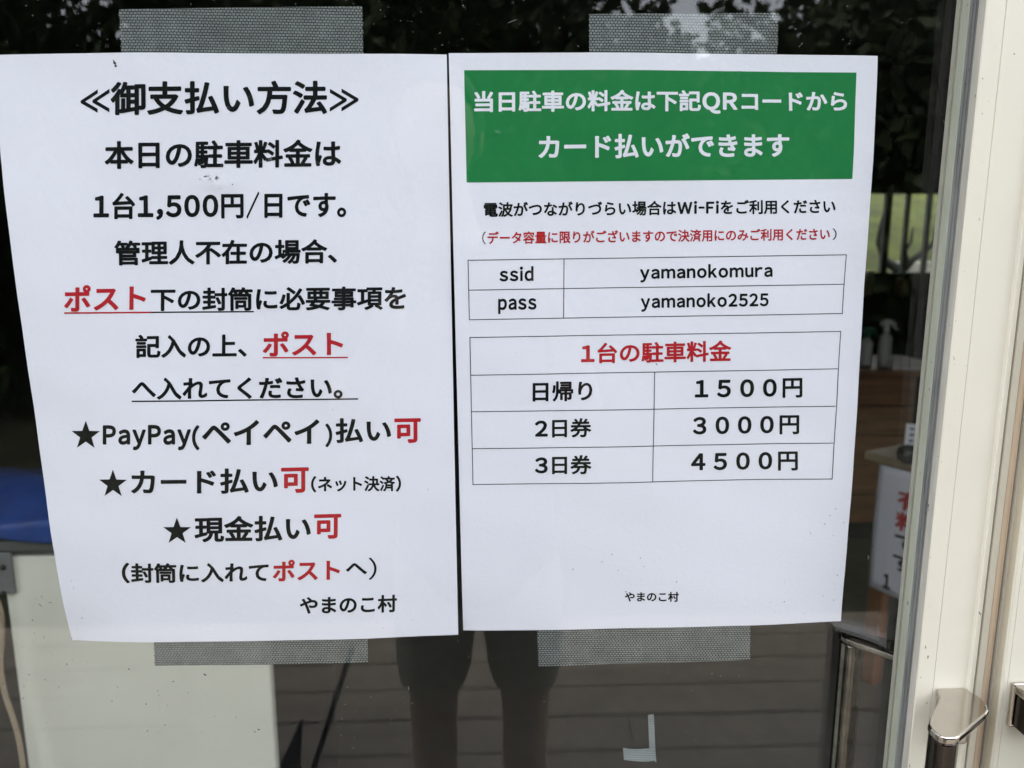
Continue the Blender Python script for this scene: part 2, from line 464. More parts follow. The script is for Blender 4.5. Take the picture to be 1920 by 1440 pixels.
door2 = thing("sliding_door", "neighbouring cream sliding door cut off at the right edge of the photo", "door", (0.45, 0, 0))
XR = 0.3945
q = MB(); q.prism([(XR, -0.0205), (XR + 0.0010, -0.0222), (XR + 0.0040, -0.0222), (XR + 0.0043, -0.0215), (XR + 0.0046, -0.0222), (XR + 0.046, -0.0222), (XR + 0.047, -0.0212), (XR + 0.047, 0.010), (XR + 0.0075, 0.010), (XR + 0.0068, -0.0010)], ZB, ZT)
q.build("stile", M['cream'], door2)
q = MB(); q.box(XR + 0.0465, 1.40, 0.0, 0.005, ZB + 0.08, ZT - 0.08); q.build("glass_pane", M['glass'], door2)
q = MB(); q.box(1.399, 1.445, -0.022, 0.010, ZB, ZT); q.build("stile", M['cream'], door2, bevel=0.001)
q = MB(); q.box(XR + 0.0472, 1.3988, -0.0218, 0.0098, ZT - 0.085, ZT - 0.002); q.build("top_rail", M['cream'], door2, bevel=0.001)
q = MB(); q.box(XR + 0.0472, 1.3988, -0.0218, 0.0098, ZB + 0.002, ZB + 0.12); q.build("bottom_rail", M['cream'], door2, bevel=0.001)
# its handle: same pull, mirrored; only the base of it reaches into the picture
h2 = bpy.data.objects.new("handle", None); COL.objects.link(h2); h2.parent = door2; h2.location = (-0.03, -0.05, ZH - 0.15)
mx = lambda v: 2 * 0.3935 + 0.0 - v + 0.038
q = MB()
zt, zl = 1.1335, 1.0965
for zz in (0, -0.30):
    # square bracket: back plate on the stile, arms top and bottom, hollow flank
    q.box(0.4006, 0.4260, -0.0265, -0.0224, zl + zz, zt + zz)
    q.box(0.4006, 0.4300, -0.0500, -0.0267, zt - 0.007 + zz, zt + zz)
q.build("bracket", M['chrome'], h2, bevel=0.0016, seg=3)
q = MB()
for zz in (0, -0.30): q.box(0.4030, 0.4280, -0.0480, -0.0267, zl + 0.002 + zz, zt - 0.0072 + zz)
q.build("reflection_inset", M['chrome_dark'], h2, bevel=0.001)  # dark reflection on the bracket's flank, put in as a block of darker steel
q = MB(); q.prism([(0.430, -0.050), (0.436, -0.062), (0.446, -0.066), (0.456, -0.062), (0.458, -0.053), (0.450, -0.046), (0.438, -0.043)], zl - 0.29, zt)
q.build("grip", M['chrome_dark'], h2, bevel=0.003)

def added_window(xa, xb, label):  # windows added out of view to let more daylight into the room
    fw = thing("added_window", label, "window", ((xa + xb) / 2, 0.03, 0.15))
    q = MB(); q.box(xa + 0.048, xb - 0.048, 0.028, 0.033, 0.20, 2.30); q.build("pane", M['glass'], fw)
    q = MB()
    q.box(xa, xa + 0.048, 0.0, 0.06, 0.152, 2.348); q.box(xb - 0.048, xb, 0.0, 0.06, 0.152, 2.348)
    q.box(xa + 0.0482, xb - 0.0482, 0.0, 0.06, 0.152, 0.20); q.box(xa + 0.0482, xb - 0.0482, 0.0, 0.06, 2.30, 2.348)
    q.build("frame", M['cream'], fw)
added_window(1.752, 4.148, "unseen cream-framed window added right of the doors to light the counter")
added_window(-2.948, -1.202, "unseen cream-framed window added left of the doors to light the cabinet")
scr = []
rs_ = random.Random(12)
for _ in range(60):
    py_ = rs_.uniform(0, 1440); f_ = rs_.random()
    scr.append((1806 + 74 * f_ - 0.098 * py_ * 0.97, py_, rs_.uniform(0.3, 0.75), rs_.choice([1, 1.4, 3, 6]), rs_.uniform(1.0, 2.2)))
scr += [(1902, 101, 1.3, 1.2, 0), (1842, 213, 1.0, 1, 0), (1837, 1150, 1.0, 5, 1.1)]
SCR = scr
# jamb between the doors (cream sections, bare wooden strip, dark grooves)
jamb = thing("door_jamb", "narrow cream jamb with a bare wood strip between the two sliding doors", "jamb", (0.39, 0, 0))
q = MB(); q.prism([(0.3847, -0.0076), (0.3853, -0.0082), (0.3900, -0.0082), (0.3905, -0.0074), (0.3905, 0.030), (0.3847, 0.030)], 0.0, 2.098)
q.build("cream_section", M['cream'], jamb)
q = MB(); q.prism([(0.3908, -0.0062), (0.3915, -0.0071), (0.3938, -0.0076), (0.3962, -0.0071), (0.3970, -0.0060), (0.3970, 0.030), (0.3908, 0.030)], 0.0, 2.098)
q.build("wood_strip", M['wood_strip'], jamb)
q = MB(); q.prism([(0.3976, -0.0080), (0.3985, -0.0098), (0.4004, -0.0098), (0.4006, -0.0090), (0.4006, 0.030), (0.3976, 0.030)], 0.0, 2.098)
q.build("cream_section", M['cream_worn'], jamb)
q = MB(); q.box(0.3801, 0.4200, 0.0305, 0.05, 0.0, 2.098); q.build("dark_seal", M['dark_gap'], jamb)
q = MB()
q.box(-0.988, 1.498, -0.058, 0.118, -0.002, 0.026)
struct(q.build("door_track", M['cream_worn']))
q = MB(); q.box(-0.988, -0.932, -0.055, 0.10, 0.028, 2.098); q.box(1.447, 1.498, -0.055, 0.10, 0.028, 2.098)
tag(q.build("door_frame", M['cream'], bevel=0.001), "cream aluminium outer frame around the pair of sliding doors", "door frame")

# ================================================================== lettering
GL = {}
def prepare(chars, off):
    objs = []
    for ch in sorted(chars):
        if (ch, off) in GL: continue
        cu = bpy.data.curves.new("glyph", 'FONT')
        cu.body = ch; cu.size = 1.0; cu.resolution_u = 4; cu.fill_mode = 'FRONT'
        o = bpy.data.objects.new("glyph", cu); COL.objects.link(o); objs.append((ch, o))
    dg = bpy.context.evaluated_depsgraph_get()
    for ch, o in objs:
        ev = o.evaluated_get(dg); me = ev.to_mesh()
        v = [(p.co.x, p.co.y) for p in me.vertices]
        f = [tuple(p.vertices) for p in me.polygons]
        cnt = {}
        for p in f:
            for a, b in zip(p, p[1:] + p[:1]):
                e = (min(a, b), max(a, b)); cnt[e] = cnt.get(e, 0) + 1
        lay = [0.0] * len(v); nst = 0
        if off > 0.001:                       # embolden: a stroke of width 2*off along the outline
            seen = set()
            for (a, b), c in list(cnt.items()):
                if c != 1: continue
                (x0, y0), (x1, y1) = v[a], v[b]
                L = math.hypot(x1 - x0, y1 - y0)
                if L < 1e-6: continue
                nx, ny = -(y1 - y0) / L * off, (x1 - x0) / L * off
                n = len(v)
                v += [(x0 + nx, y0 + ny), (x1 + nx, y1 + ny), (x1 - nx, y1 - ny), (x0 - nx, y0 - ny)]
                nst += 1; lay += [nst * 4e-7] * 4
                f.append((n, n + 1, n + 2, n + 3))
                for i in (a, b):
                    if i not in seen:
                        seen.add(i); n = len(v)
                        v += [(v[i][0] + off * math.cos(k * math.pi / 4), v[i][1] + off * math.sin(k * math.pi / 4)) for k in range(8)]
                        nst += 1; lay += [nst * 4e-7] * 8
                        f.append(tuple(range(n, n + 8)))
        v = [(p[0], p[1], h) for p, h in zip(v, lay)]
        GL[(ch, off)] = (v, f)
        ev.to_mesh_clear()
    for ch, o in objs:
        cu = o.data; bpy.data.objects.remove(o); bpy.data.curves.remove(cu)
def full(ch):
    return chr(ord(ch) + 0xFEE0) if '!' <= ch <= '~' else ch
def layout(segs, off, gap=0.052):
    """[(string, key)] -> {key: (verts2d, faces)} scaled to the unit square of the line's ink"""
    out, pen = {}, 0.0
    def wt(c):                                  # letters and digits are printed heavier
        return off + 0.010 if off > 0.012 and (c.isascii() or '０' <= c <= '９') else off
    for s, k in segs:
        for c in s:
            if c != ' ': prepare({full(c)}, wt(c))
    allx, ally = [], []
    for s, k in segs:
        V, Fc = out.setdefault(k, ([], []))
        for ch in s:
            if ch == ' ': pen += 0.5; continue
            v, f = GL[(full(ch), wt(ch))]
            xs = [p[0] for p in v]
            if not xs: pen += 1; continue
            if ch in '-/':                     # half-width forms
                mid = sum(xs) / len(xs); v = [(mid + (p[0] - mid) * 0.5, p[1], p[2]) for p in v]; xs = [p[0] for p in v]
            if '!' <= ch <= '~':
                dx = pen + gap - min(xs); adv = max(xs) - min(xs) + 2 * gap
            else:
                dx = pen; adv = 1.0
            n = len(V)
            V += [(p[0] + dx, p[1], p[2]) for p in v]; Fc += [tuple(i + n for i in q_) for q_ in f]
            pen += adv
    for V, Fc in out.values():
        allx += [p[0] for p in V]; ally += [p[1] for p in V]
    a, b, c, d = min(allx), max(allx), min(ally), max(ally)
    return {k: ([((p[0] - a) / (b - a), (p[1] - c) / (d - c), p[2]) for p in V], Fc) for k, (V, Fc) in out.items()}

YP = 0.0075          # plane of the papers, just inside the glass
class Paper:
    def __init__(s, px4, curls):
        s.c = [at(px, py, YP) for px, py in px4]      # TL TR BR BL
        s.curls = curls                                # depth each corner falls back from the glass
    def pt(s, u, v):
        tl, tr, br, bl = s.c
        t = tl.lerp(tr, u); b = bl.lerp(br, u)
        return t.lerp(b, v)
    def depth(s, p):
        d = 0.0
        for c, k in zip(s.c, s.curls):
            r = math.hypot(p.x - c.x, p.z - c.z)
            w = max(0.0, 1 - r / 0.125)
            d += k * w * w
        return d + 0.0010 * (1 + math.sin(p.x * 31 + s.c[0].x * 50) * math.sin(p.z * 23)) + 0.0004 * math.sin(p.x * 57 + p.z * 41) * math.sin(p.z * 63 - p.x * 20 + 1)
    def lift(s, p, up):
        return Vector((p.x, YP + max(0, s.depth(p)) - up, p.z))
def sheet(paper, parent, name="sheet"):
    nu, nv, th = 30, 42, 0.0002
    vs, fs = [], []
    for side in (0, 1):
        for j in range(nv + 1):
            for i in range(nu + 1):
                vs.append(paper.lift(paper.pt(i / nu, j / nv), -th * side))
    W, N = nu + 1, (nu + 1) * (nv + 1)
    for j in range(nv):
        for i in range(nu):
            a = j * W + i
            fs.append((a, a + 1, a + W + 1, a + W)); fs.append((N + a, N + a + W, N + a + W + 1, N + a + 1))
    ring = [i for i in range(W)] + [j * W + nu for j in range(1, nv + 1)] + [nv * W + i for i in range(nu - 1, -1, -1)] + [j * W for j in range(nv - 1, 0, -1)]
    K0 = len(vs)                       # the cut edge gets its own vertices, so the face stays flat up to the edge
    vs += [vs[i] for i in ring] + [vs[N + i] for i in ring]
    R_ = len(ring)
    for i in range(R_):
        j = (i + 1) % R_
        fs.append((K0 + i, K0 + j, K0 + R_ + j, K0 + R_ + i))
    return link(name, vs, fs, M['paper'], parent, smooth=True)
def quadpt(qd, u, v):      # qd: four world corners TL TR BR BL, v from bottom
    t = qd[0].lerp(qd[1], u); b = qd[3].lerp(qd[2], u)
    return b.lerp(t, v)
def line(paper, parent, segs, xl, xr, tl, bl, tr, br, off=0.029, name="text_line", up=0.00014):
    qd = [at(xl, tl, YP), at(xr, tr, YP), at(xr, br, YP), at(xl, bl, YP)]
    objs = []
    for k, (V, Fc) in layout(segs, off).items():
        vs = [paper.lift(quadpt(qd, u, v), up + h) for u, v, h in V]
        objs.append(link(name, vs, Fc, M[k], parent))
    return objs
def strokes(paper, parent, segs, m, name, up=0.00014):
    """segments in photo pixels, (x0,y0,x1,y1,thickness px), laid on the sheet"""
    vs, fs = [], []
    for x0, y0, x1, y1, t in segs:
        d = Vector((x1 - x0, y1 - y0)); L = d.length; d /= L; nn = Vector((-d.y, d.x)) * t / 2
        k = 64; n = len(vs)
        for i in range(k + 1):
            cx, cy = x0 + (x1 - x0) * i / k, y0 + (y1 - y0) * i / k
            for sg in (1, -1):
                vs.append(paper.lift(at(cx + nn.x * sg, cy + nn.y * sg, YP), up))
        for i in range(k):
            a = n + 2 * i
            fs.append((a, a + 1, a + 3, a + 2))
    return link(name, vs, fs, M[m], parent)
K, RD, WH = 'ink', 'red', 'white_ink'

# ---- left notice
pl = Paper([(-29, 98), (837, 99.5), (859, 1193), (121, 1213)], (0.004, 0.003, 0.0005, 0.010))
nl = thing("paper_notice", "left white notice with large black and red payment lines, no green", "notice", tuple(pl.pt(0.5, 0.5)), "paper notices on the door glass")
sheet(pl, nl)
line(pl, nl, [("≪", K)], 148, 204, 168, 211, 166, 210, name="heading", off=0.006)
line(pl, nl, [("御支払い方法", K)], 206, 612, 153, 216, 149, 213, name="heading")
line(pl, nl, [("≫", K)], 617, 671, 165, 208, 164, 207, name="heading", off=0.006)
line(pl, nl, [("本日の駐車料金は", K)], 195, 639, 264, 317, 260, 313)
line(pl, nl, [("1台1,500円/日です。", K)], 174, 649, 361, 413, 358, 410)
line(pl, nl, [("管理人不在の場合、", K)], 213, 632, 451, 498, 448, 494)
line(pl, nl, [("ポスト", RD)], 120, 271, 535, 585, 533, 581, off=0.031, name="red_word")
line(pl, nl, [("下の封筒に必要事項を", K)], 280, 761, 540, 584, 536, 581)
strokes(pl, nl, [(120, 587, 281, 586, 3)], RD, "red_underline")
strokes(pl, nl, [(281, 586, 475, 584.5, 2.6)], K, "underline")
line(pl, nl, [("記入の上、", K)], 252, 462, 628, 672, 626, 670)
line(pl, nl, [("ポスト", RD)], 492, 643, 622, 669, 620, 666, off=0.031, name="red_word")
strokes(pl, nl, [(492, 671, 652, 670.5, 2.6)], RD, "red_underline")
line(pl, nl, [("へ入れてください。", K)], 246, 642, 709, 750, 706, 748)
strokes(pl, nl, [(246, 753, 671, 748.5, 2.6)], K, "underline")
line(pl, nl, [("PayPay", K)], 191, 358, 798, 845, 796, 844)
line(pl, nl, [("(", K)], 360, 374, 797, 844, 797, 844)
line(pl, nl, [("ペイペイ", K)], 379, 598, 789, 836, 787, 833)
line(pl, nl, [(")", K)], 609, 622, 795, 840, 795, 839)
line(pl, nl, [("払い", K)], 628, 733, 785, 832, 784, 830)
line(pl, nl, [("可", RD)], 739, 789, 785, 832, 784, 830, off=0.031, name="red_word")
line(pl, nl, [("カード払い", K)], 245, 520, 880, 928, 878, 925)
line(pl, nl, [("可", RD)], 526, 578, 878, 926, 877, 925, off=0.031, name="red_word")
line(pl, nl, [("(ネット決済)", K)], 582, 752, 894, 925, 892, 922)
line(pl, nl, [("現金払い", K)], 364, 582, 969, 1018, 966, 1015)
line(pl, nl, [("可", RD)], 588, 639, 966, 1012, 965, 1011, off=0.031, name="red_word")
line(pl, nl, [("(封筒に入れて", K)], 225, 503, 1057, 1097, 1054, 1093)
line(pl, nl, [("ポスト", RD)], 511, 637, 1051, 1091, 1049, 1088, off=0.031, name="red_word")
line(pl, nl, [("へ", K)], 648, 688, 1057, 1078, 1056, 1077)
line(pl, nl, [("）", K)], 691, 706, 1046, 1088, 1046, 1088, off=0.004)
line(pl, nl, [("やまのこ村", K)], 562, 744, 1119, 1152, 1116, 1149, name="signature")
def star(cx, cy, w, h):
    pts = []
    for i in range(10):
        a = math.pi / 2 + i * math.pi / 5
        r = 1.0 if i % 2 == 0 else 0.40
        pts.append((cx + r * math.cos(a) * w / 1.902, cy - (r * math.sin(a) - 0.0955) * h / 1.809))
    vs = [pl.lift(at(cx, cy + 1, YP), 0.00014)] + [pl.lift(at(px, py, YP), 0.00014) for px, py in pts]
    link("star", vs, [(0, i + 1, (i + 1) % 10 + 1) for i in range(10)], M[K], nl)
star(159, 815, 54, 51); star(210.5, 906, 53, 50); star(331.5, 994.5, 52, 48)

# ---- right notice
pr = Paper([(841, 97), (1653, 101), (1580, 1168), (868, 1189)], (0.001, 0.005, 0.001, 0.006))
nr = thing("paper_notice", "right white notice with a green banner and two ruled tables", "notice", tuple(pr.pt(0.5, 0.5)), "paper notices on the door glass")
sheet(pr, nr)
gq4 = [(870, 129.5), (1611, 133.5), (1600, 335), (875, 342)]
gc = [at(px, py, YP) for px, py in gq4]
vs, fs = [], []
for j in range(25):
    for i in range(73):
        vs.append(pr.lift(quadpt(gc, i / 72, j / 24), 0.00012))
for j in range(24):
    for i in range(72):
        a = j * 73 + i; fs.append((a, a + 1, a + 74, a + 73))
ban = link("green_banner", vs, fs, M['green'], nr)
line(pr, ban, [("当日駐車の料金は下記QRコードから", WH)], 889, 1592, 169, 214, 168, 212, name="banner_line", up=0.00024)
line(pr, ban, [("カード払いができます", WH)], 1010, 1482, 252, 298, 248, 294, name="banner_line", up=0.00024)
line(pr, nr, [("電波がつながりづらい場合はWi-Fiをご利用ください", K)], 907, 1568, 379, 407, 373, 400, off=0.027)
line(pr, nr, [("（", K)], 904, 911, 434, 458, 434, 458, off=0.002)
line(pr, nr, [("データ容量に限りがございますので決済用にのみご利用ください", RD)], 914, 1557, 434, 458, 427, 450, off=0.023, name="red_line")
line(pr, nr, [("）", K)], 1562, 1570, 428, 450, 428, 450, off=0.002)
wt = 1.5
strokes(pr, nr, [(877.5, 488, 1589, 477.7, wt), (879, 544, 1585.5, 533, wt), (880, 599.6, 1581, 588, wt),
                 (877.5, 487, 880, 600, wt), (1058, 485, 1057, 597, wt), (1589, 477, 1581, 589, wt)], 'rule', "network_table")
strokes(pr, nr, [(881, 633, 1578, 621.7, wt), (883, 704, 1572, 692, wt), (884.7, 773, 1566.5, 762, wt), (885.7, 842.5, 1563, 831, wt), (886.7, 910, 1560, 898, wt),
                 (881, 632, 886.7, 911, wt), (1578, 621, 1560, 899, wt), (1228, 698, 1224, 904, wt)], 'rule', "price_table")
line(pr, nr, [("ssid", K)], 936.7, 1000.5, 500, 528, 499, 527, off=0.025, name="table_text")
line(pr, nr, [("yamanokomura", K)], 1201, 1448.5, 497.5, 530, 493, 526, off=0.025, name="table_text")
line(pr, nr, [("pass", K)], 934, 1006, 560, 589, 559, 588, off=0.025, name="table_text")
line(pr, nr, [("yamanoko2525", K)], 1202.5, 1441, 552, 585, 548, 581, off=0.025, name="table_text")
line(pr, nr, [("1台の駐車料金", RD)], 1090, 1371.7, 644, 682.5, 638, 678, off=0.026, name="table_heading")
for i, (a, b, d1, d2) in enumerate([("日帰り", "１５００円", (998.8, 1110.8, 716, 754, 714, 752), (1303.8, 1505.5, 712, 749, 709, 746)),
                                    ("2日券", "３０００円", (1003, 1109, 786, 822, 784, 820), (1300, 1500, 782, 818, 779, 815)),
                                    ("3日券", "４５００円", (1003, 1109, 855, 890.5, 853, 889), (1297, 1497, 850, 886, 847, 883))]):
    line(pr, nr, [(a, K)], *d1, off=0.025, name="table_text")
    line(pr, nr, [(b, K)], *d2, off=0.025, name="table_text")
line(pr, nr, [("やまのこ村", K)], 1172.5, 1273, 1112, 1130.5, 1110, 1129, name="signature")

# ================================================================== tape
def strip(paper, px4, label, m, zig=(), group="woven tape strips holding the notices"):
    """tape seen in photo pixels TL TR BR BL; zig lists the ends (0 left, 1 right) cut with pinking teeth"""
    tl, tr, br, bl = [at(px, py, 0.0080) for px, py in px4]
    nv, nu = 60, 14
    rows = []
    for i in range(nv + 1):
        t = i / nv
        a = tl.lerp(bl, t); b = tr.lerp(br, t)
        if 0 in zig and i % 2: a.x -= 0.0012 * (0.4 + random.random() * 0.8)
        if 1 in zig and i % 2: b.x += 0.0009 * (0.4 + random.random() * 0.8)
        rows.append([a.lerp(b, k / nu) for k in range(nu + 1)])
    vs, fs = [], []
    for dy in (0, 0.0003):
        for r in rows:
            vs += [Vector((p.x, 0.0086 + max(0, paper.depth(p)) + dy, p.z)) for p in r]
    W, N = nu + 1, (nu + 1) * (nv + 1)
    for i in range(nv):
        for k in range(nu):
            a = i * W + k
            fs += [(a, a + 1, a + W + 1, a + W), (N + a, N + a + W, N + a + W + 1, N + a + 1)]
    ring = list(range(W)) + [j * W + nu for j in range(1, nv + 1)] + [nv * W + i for i in range(nu - 1, -1, -1)] + [j * W for j in range(nv - 1, 0, -1)]
    for a, b in zip(ring, ring[1:] + ring[:1]): fs.append((a, b, N + b, N + a))
    c = sum((Vector(v) for v in vs), Vector()) / len(vs)
    o = link("tape_strip", [v - c for v in vs], fs, m)
    o.location = c
    return tag(o, label, "tape", group)
strip(pl, [(222, 16), (677, 9), (680, 150), (231, 150)], "grey woven tape strip above the left notice", M['tape'], zig=(0, 1))
strip(pr, [(1105, 25), (1461, 22), (1459, 150), (1105, 150)], "grey woven tape strip above the right notice with green banner", M['tape'], zig=(1,))
strip(pl, [(282, 1150), (688, 1150), (689, 1243), (287, 1254)], "grey woven tape strip under the left notice, partly before the white cabinet", M['tape'], zig=(0,))
strip(pr, [(1008, 1150), (1407, 1150), (1406, 1238), (1012, 1254)], "grey woven tape strip under the right notice with ragged left end", M['tape'], zig=(0, 1))
# the little L of white mesh tape
def bent(px, y, name, lbl):
    k = len(px)
    f = [at(a, b, y) for a, b in px]
    c = sum(f, Vector()) / k
    vs = [p - c for p in f] + [p - c + Vector((0, 0.0003, 0)) for p in f]
    o = link(name, vs, [tuple(range(k)), tuple(range(2 * k - 1, k - 1, -1))] + [(i, k + i, k + (i + 1) % k, (i + 1) % k) for i in range(k)], M['tape_white'])
    o.location = c
    return tag(o, lbl, "tape")
bent([(1215, 1341), (1226, 1339), (1229, 1410), (1231, 1429), (1228.5, 1429), (1227.5, 1426), (1213, 1428.5), (1200, 1428), (1185, 1426.5), (1170, 1425), (1168, 1402), (1180, 1404), (1193, 1405), (1206, 1404.5), (1217.5, 1403)],
     0.0058, "tape_scrap", "small L-shaped scrap of white mesh tape on the glass below the right notice")

# dirt on the glass (part of the pane), flies and marks on the papers
def specks(spots, y, m, name, parent, paper=None):
    vs, fs = [], []
    for px, py, r, e, an in spots:
        n = len(vs); k = 7
        for j in range(k):
            a = 2 * math.pi * j / k
            rr = r * random.uniform(0.7, 1.2)
            dx, dy = rr * e * math.cos(a), rr * math.sin(a)
            ux, uy = px + dx * math.cos(an) - dy * math.sin(an), py + dx * math.sin(an) + dy * math.cos(an)
            vs.append(at(ux, uy, y))
        fs.append(tuple(range(n, n + k)))
    o = link(name, vs, fs, m, parent)
    if len(spots) > 20: o["kind"] = "stuff"
    return o
rnd = random.Random(3)
light_spots = [(rnd.uniform(0, 1790), rnd.choice([rnd.uniform(0, 95), rnd.uniform(1200, 1440), rnd.uniform(0, 1440)]), rnd.uniform(0.35, 0.95), 1, 0) for _ in range(300)]
light_spots = [s for s in light_spots if not (10 < s[0] < 1640 and 100 < s[1] < 1195) and s[0] < 1800 - s[1] * 0.1]
light_spots += [(1628, 1045, 0.4, 12, 1.45), (766, 1291, 0.5, 10, 1.5), (1300, 83, 0.5, 30, 0.2), (960, 40, 0.4, 25, 2.8), (1789, 214, 1.6, 2, 0.6), (1770, 228, 1.0, 3, 1.1)]
specks(light_spots, -0.0004, M['speck_light'], "dust_specks", door)
dark_spots = []
for _ in range(95):
    cx, cy = rnd.choice([(1560, 1060), (1590, 1000), (1180, 1105), (470, 1380), (130, 1240), (60, 1320), (100, 1150), (300, 1300)])
    dark_spots.append((cx + rnd.gauss(0, 55), cy + rnd.gauss(0, 55), rnd.uniform(0.4, 1.1), rnd.uniform(1, 1.7), rnd.uniform(0, 3)))
for _ in range(70):
    dark_spots.append((rnd.uniform(60, 1600), rnd.uniform(110, 1190), rnd.uniform(0.25, 0.6), rnd.uniform(1, 1.8), rnd.uniform(0, 3)))
dark_spots += [(215, 118, 2.6, 1.5, 1.2), (217, 124, 2.2, 1.3, 0.3), (213, 114, 1.2, 2, 0.8), (1231, 683, 0.9, 3, 0.7), (436, 346, 1.0, 1.4, 0), (384, 1265, 1.2, 3, 0.5), (76, 1135, 0.6, 9, 0.7), (95, 1130, 0.4, 12, 0.1),
               (485, 1368, 1.6, 1.5, 0), (478, 1372, 1.2, 1.5, 1), (1801, 215, 1.6, 1.4, 0)]
sm = []
for cx, cy, sx_, sy_, n_ in ((396, 333, 15, 5, 60), (640, 1168, 60, 8, 25)):
    for _ in range(n_):
        sm.append((rnd.gauss(cx, sx_), rnd.gauss(cy, sy_), rnd.uniform(0.6, 2.0), rnd.uniform(1, 2.2), rnd.uniform(0, 3)))
sm = [q_ for q_ in sm if q_[1] > 324]
specks(sm, -0.0004, M['smudge'], "smudges", door)
specks([s for s in dark_spots if s[0] < 1790 - s[1] * 0.1], -0.0004, M['speck_dark'], "dirt_specks", door)

specks(SCR, -0.0224, M['speck_dark'], "scuff_marks", door)

# ================================================================== inside: left side
cab = thing("storage_cabinet", "off-white metal cabinet behind the glass under the blue tarpaulin", "cabinet", (-0.62, 0.95, 0))
bl = at(22, 1200, 0.7).x; br_ = at(512, 1340, 0.7).x
q = MB(); q.box(bl, br_, 0.70, 0.722, 0.02, 0.944); q.build("front_panel", M['cabinet_white'], cab, bevel=0.004)
q = MB(); q.box(bl + 0.004, br_ - 0.004, 0.7225, 1.20, 0.0, 0.944); q.build("body", M['black'], cab, bevel=0.004)
q = MB(); q.box(bl + 0.003, br_ - 0.003, 0.708, 1.195, 0.945, 0.956); q.build("seam", M['seam'], cab)
q = MB(); q.box(bl - 0.004, br_ + 0.004, 0.69, 1.21, 0.957, 0.976); q.build("lid", M['seam'], cab, bevel=0.004)
cl0, cl1 = at(-30, 1030, 0.686), at(24, 1118, 0.686)
q = MB(); q.prism([(cl0.x, 0.6935), (cl1.x, 0.6935), (cl1.x, 0.699), (cl0.x, 0.699)], cl1.z, 0.954)
br = q.build("corner_bracket", M['bracket'], cab, bevel=0.004)
for py in (1064, 1113):
    c = at(6, py, 0.693)
    q = MB(); q.ball((c.x, 0.6925, c.z), 0.0055, 10, (1, 0.5, 1)); q.build("screw", M['screw'], br, smooth=True)
# blue tarp lying over the cabinet
vs, fs = [], []
nu, nv = 40, 26
rt = random.Random(5)
ph = [rt.uniform(0, 6) for _ in range(8)]
for j in range(nv + 1):
    t = j / nv
    for i in range(nu + 1):
        s_ = i / nu
        x = bl - 0.35 + s_ * (br_ - bl + 0.42)
        if t < 0.16:
            y, z = 0.665 + 0.004 * math.sin(s_ * 19 + ph[0]), 0.988 + (t / 0.16) * 0.026 + 0.004 * math.sin(s_ * 11 + ph[1])
        elif t < 0.26:
            a = (t - 0.16) / 0.10 * math.pi / 2
            y, z = 0.665 + 0.028 * (1 - math.cos(a)), 1.014 + 0.014 * math.sin(a)
        else:
            k = (t - 0.26) / 0.74
            y, z = 0.693 + k * 0.42, 1.028 + (0.018 + 0.030 * s_) * math.sin(min(1, k * 3) * math.pi / 2) - 0.09 * max(0, k - 0.35)
        z += 0.006 * math.sin(s_ * 9 + t * 5 + ph[2]) + 0.004 * math.sin(s_ * 23 + t * 13 + ph[3])
        y += 0.004 * math.sin(s_ * 13 + t * 3 + ph[4])
        vs.append((x, y, z))
W = nu + 1
for j in range(nv):
    for i in range(nu):
        a = j * W + i; fs.append((a, a + 1, a + W + 1, a + W))
tp = link("blue_tarpaulin", vs, fs, M['tarp'], smooth=True)
sd = tp.modifiers.new("thickness", 'SOLIDIFY'); sd.thickness = 0.004
tag(tp, "crumpled blue tarpaulin folded over the top of the white cabinet", "tarpaulin")
# beige cord hanging left of the cabinet
pts = [at(px, py, 0.66) for px, py in [(-14, 1105), (2, 1150), (3, 1200), (1, 1250), (9, 1300), (24, 1345), (36, 1390), (44, 1445), (50, 1520), (54, 1640), (50, 1800)]]
pts = [Vector((p.x, p.y, max(p.z, 0.02))) for p in pts]
fine = []
for i in range(len(pts) - 1):
    p0, p1, p2, p3 = pts[max(i - 1, 0)], pts[i], pts[i + 1], pts[min(i + 2, len(pts) - 1)]
    for k in range(6):
        t = k / 6
        fine.append(0.5 * ((2 * p1) + (p2 - p0) * t + (2 * p0 - 5 * p1 + 4 * p2 - p3) * t * t + (3 * p1 - p0 - 3 * p2 + p3) * t ** 3))
fine.append(pts[-1])
q = MB(); q.tube(fine, 0.0042, 8)
tag(q.build("hanging_cord", M['cord'], smooth=True), "beige cord hanging down beside the white cabinet at the left edge", "cord")

# ================================================================== inside: right side
wc = thing("wooden_counter", "dark brown board-fronted counter seen between the right notice and the door edge", "counter", (1.85, 3.2, 0))
cx1 = at(1711, 800, 3.0).x
q = MB()
for k in range(5):
    q.box(1.30, cx1, 3.0 + 0.002 * (k % 2), 3.03, 0.10 + k * 0.158, 0.10 + k * 0.158 + 0.152)
q.build("front_boards", M['wood_dark'], wc, bevel=0.004)
q = MB(); q.box(1.31, cx1 - 0.01, 3.032, 3.55, 0.0, 0.885); q.build("carcass", M['black'], wc)
q = MB(); q.box(1.27, cx1 + 0.25, 2.965, 3.58, 0.8855, 0.918); q.build("top", M['wood_dark'], wc, bevel=0.004)
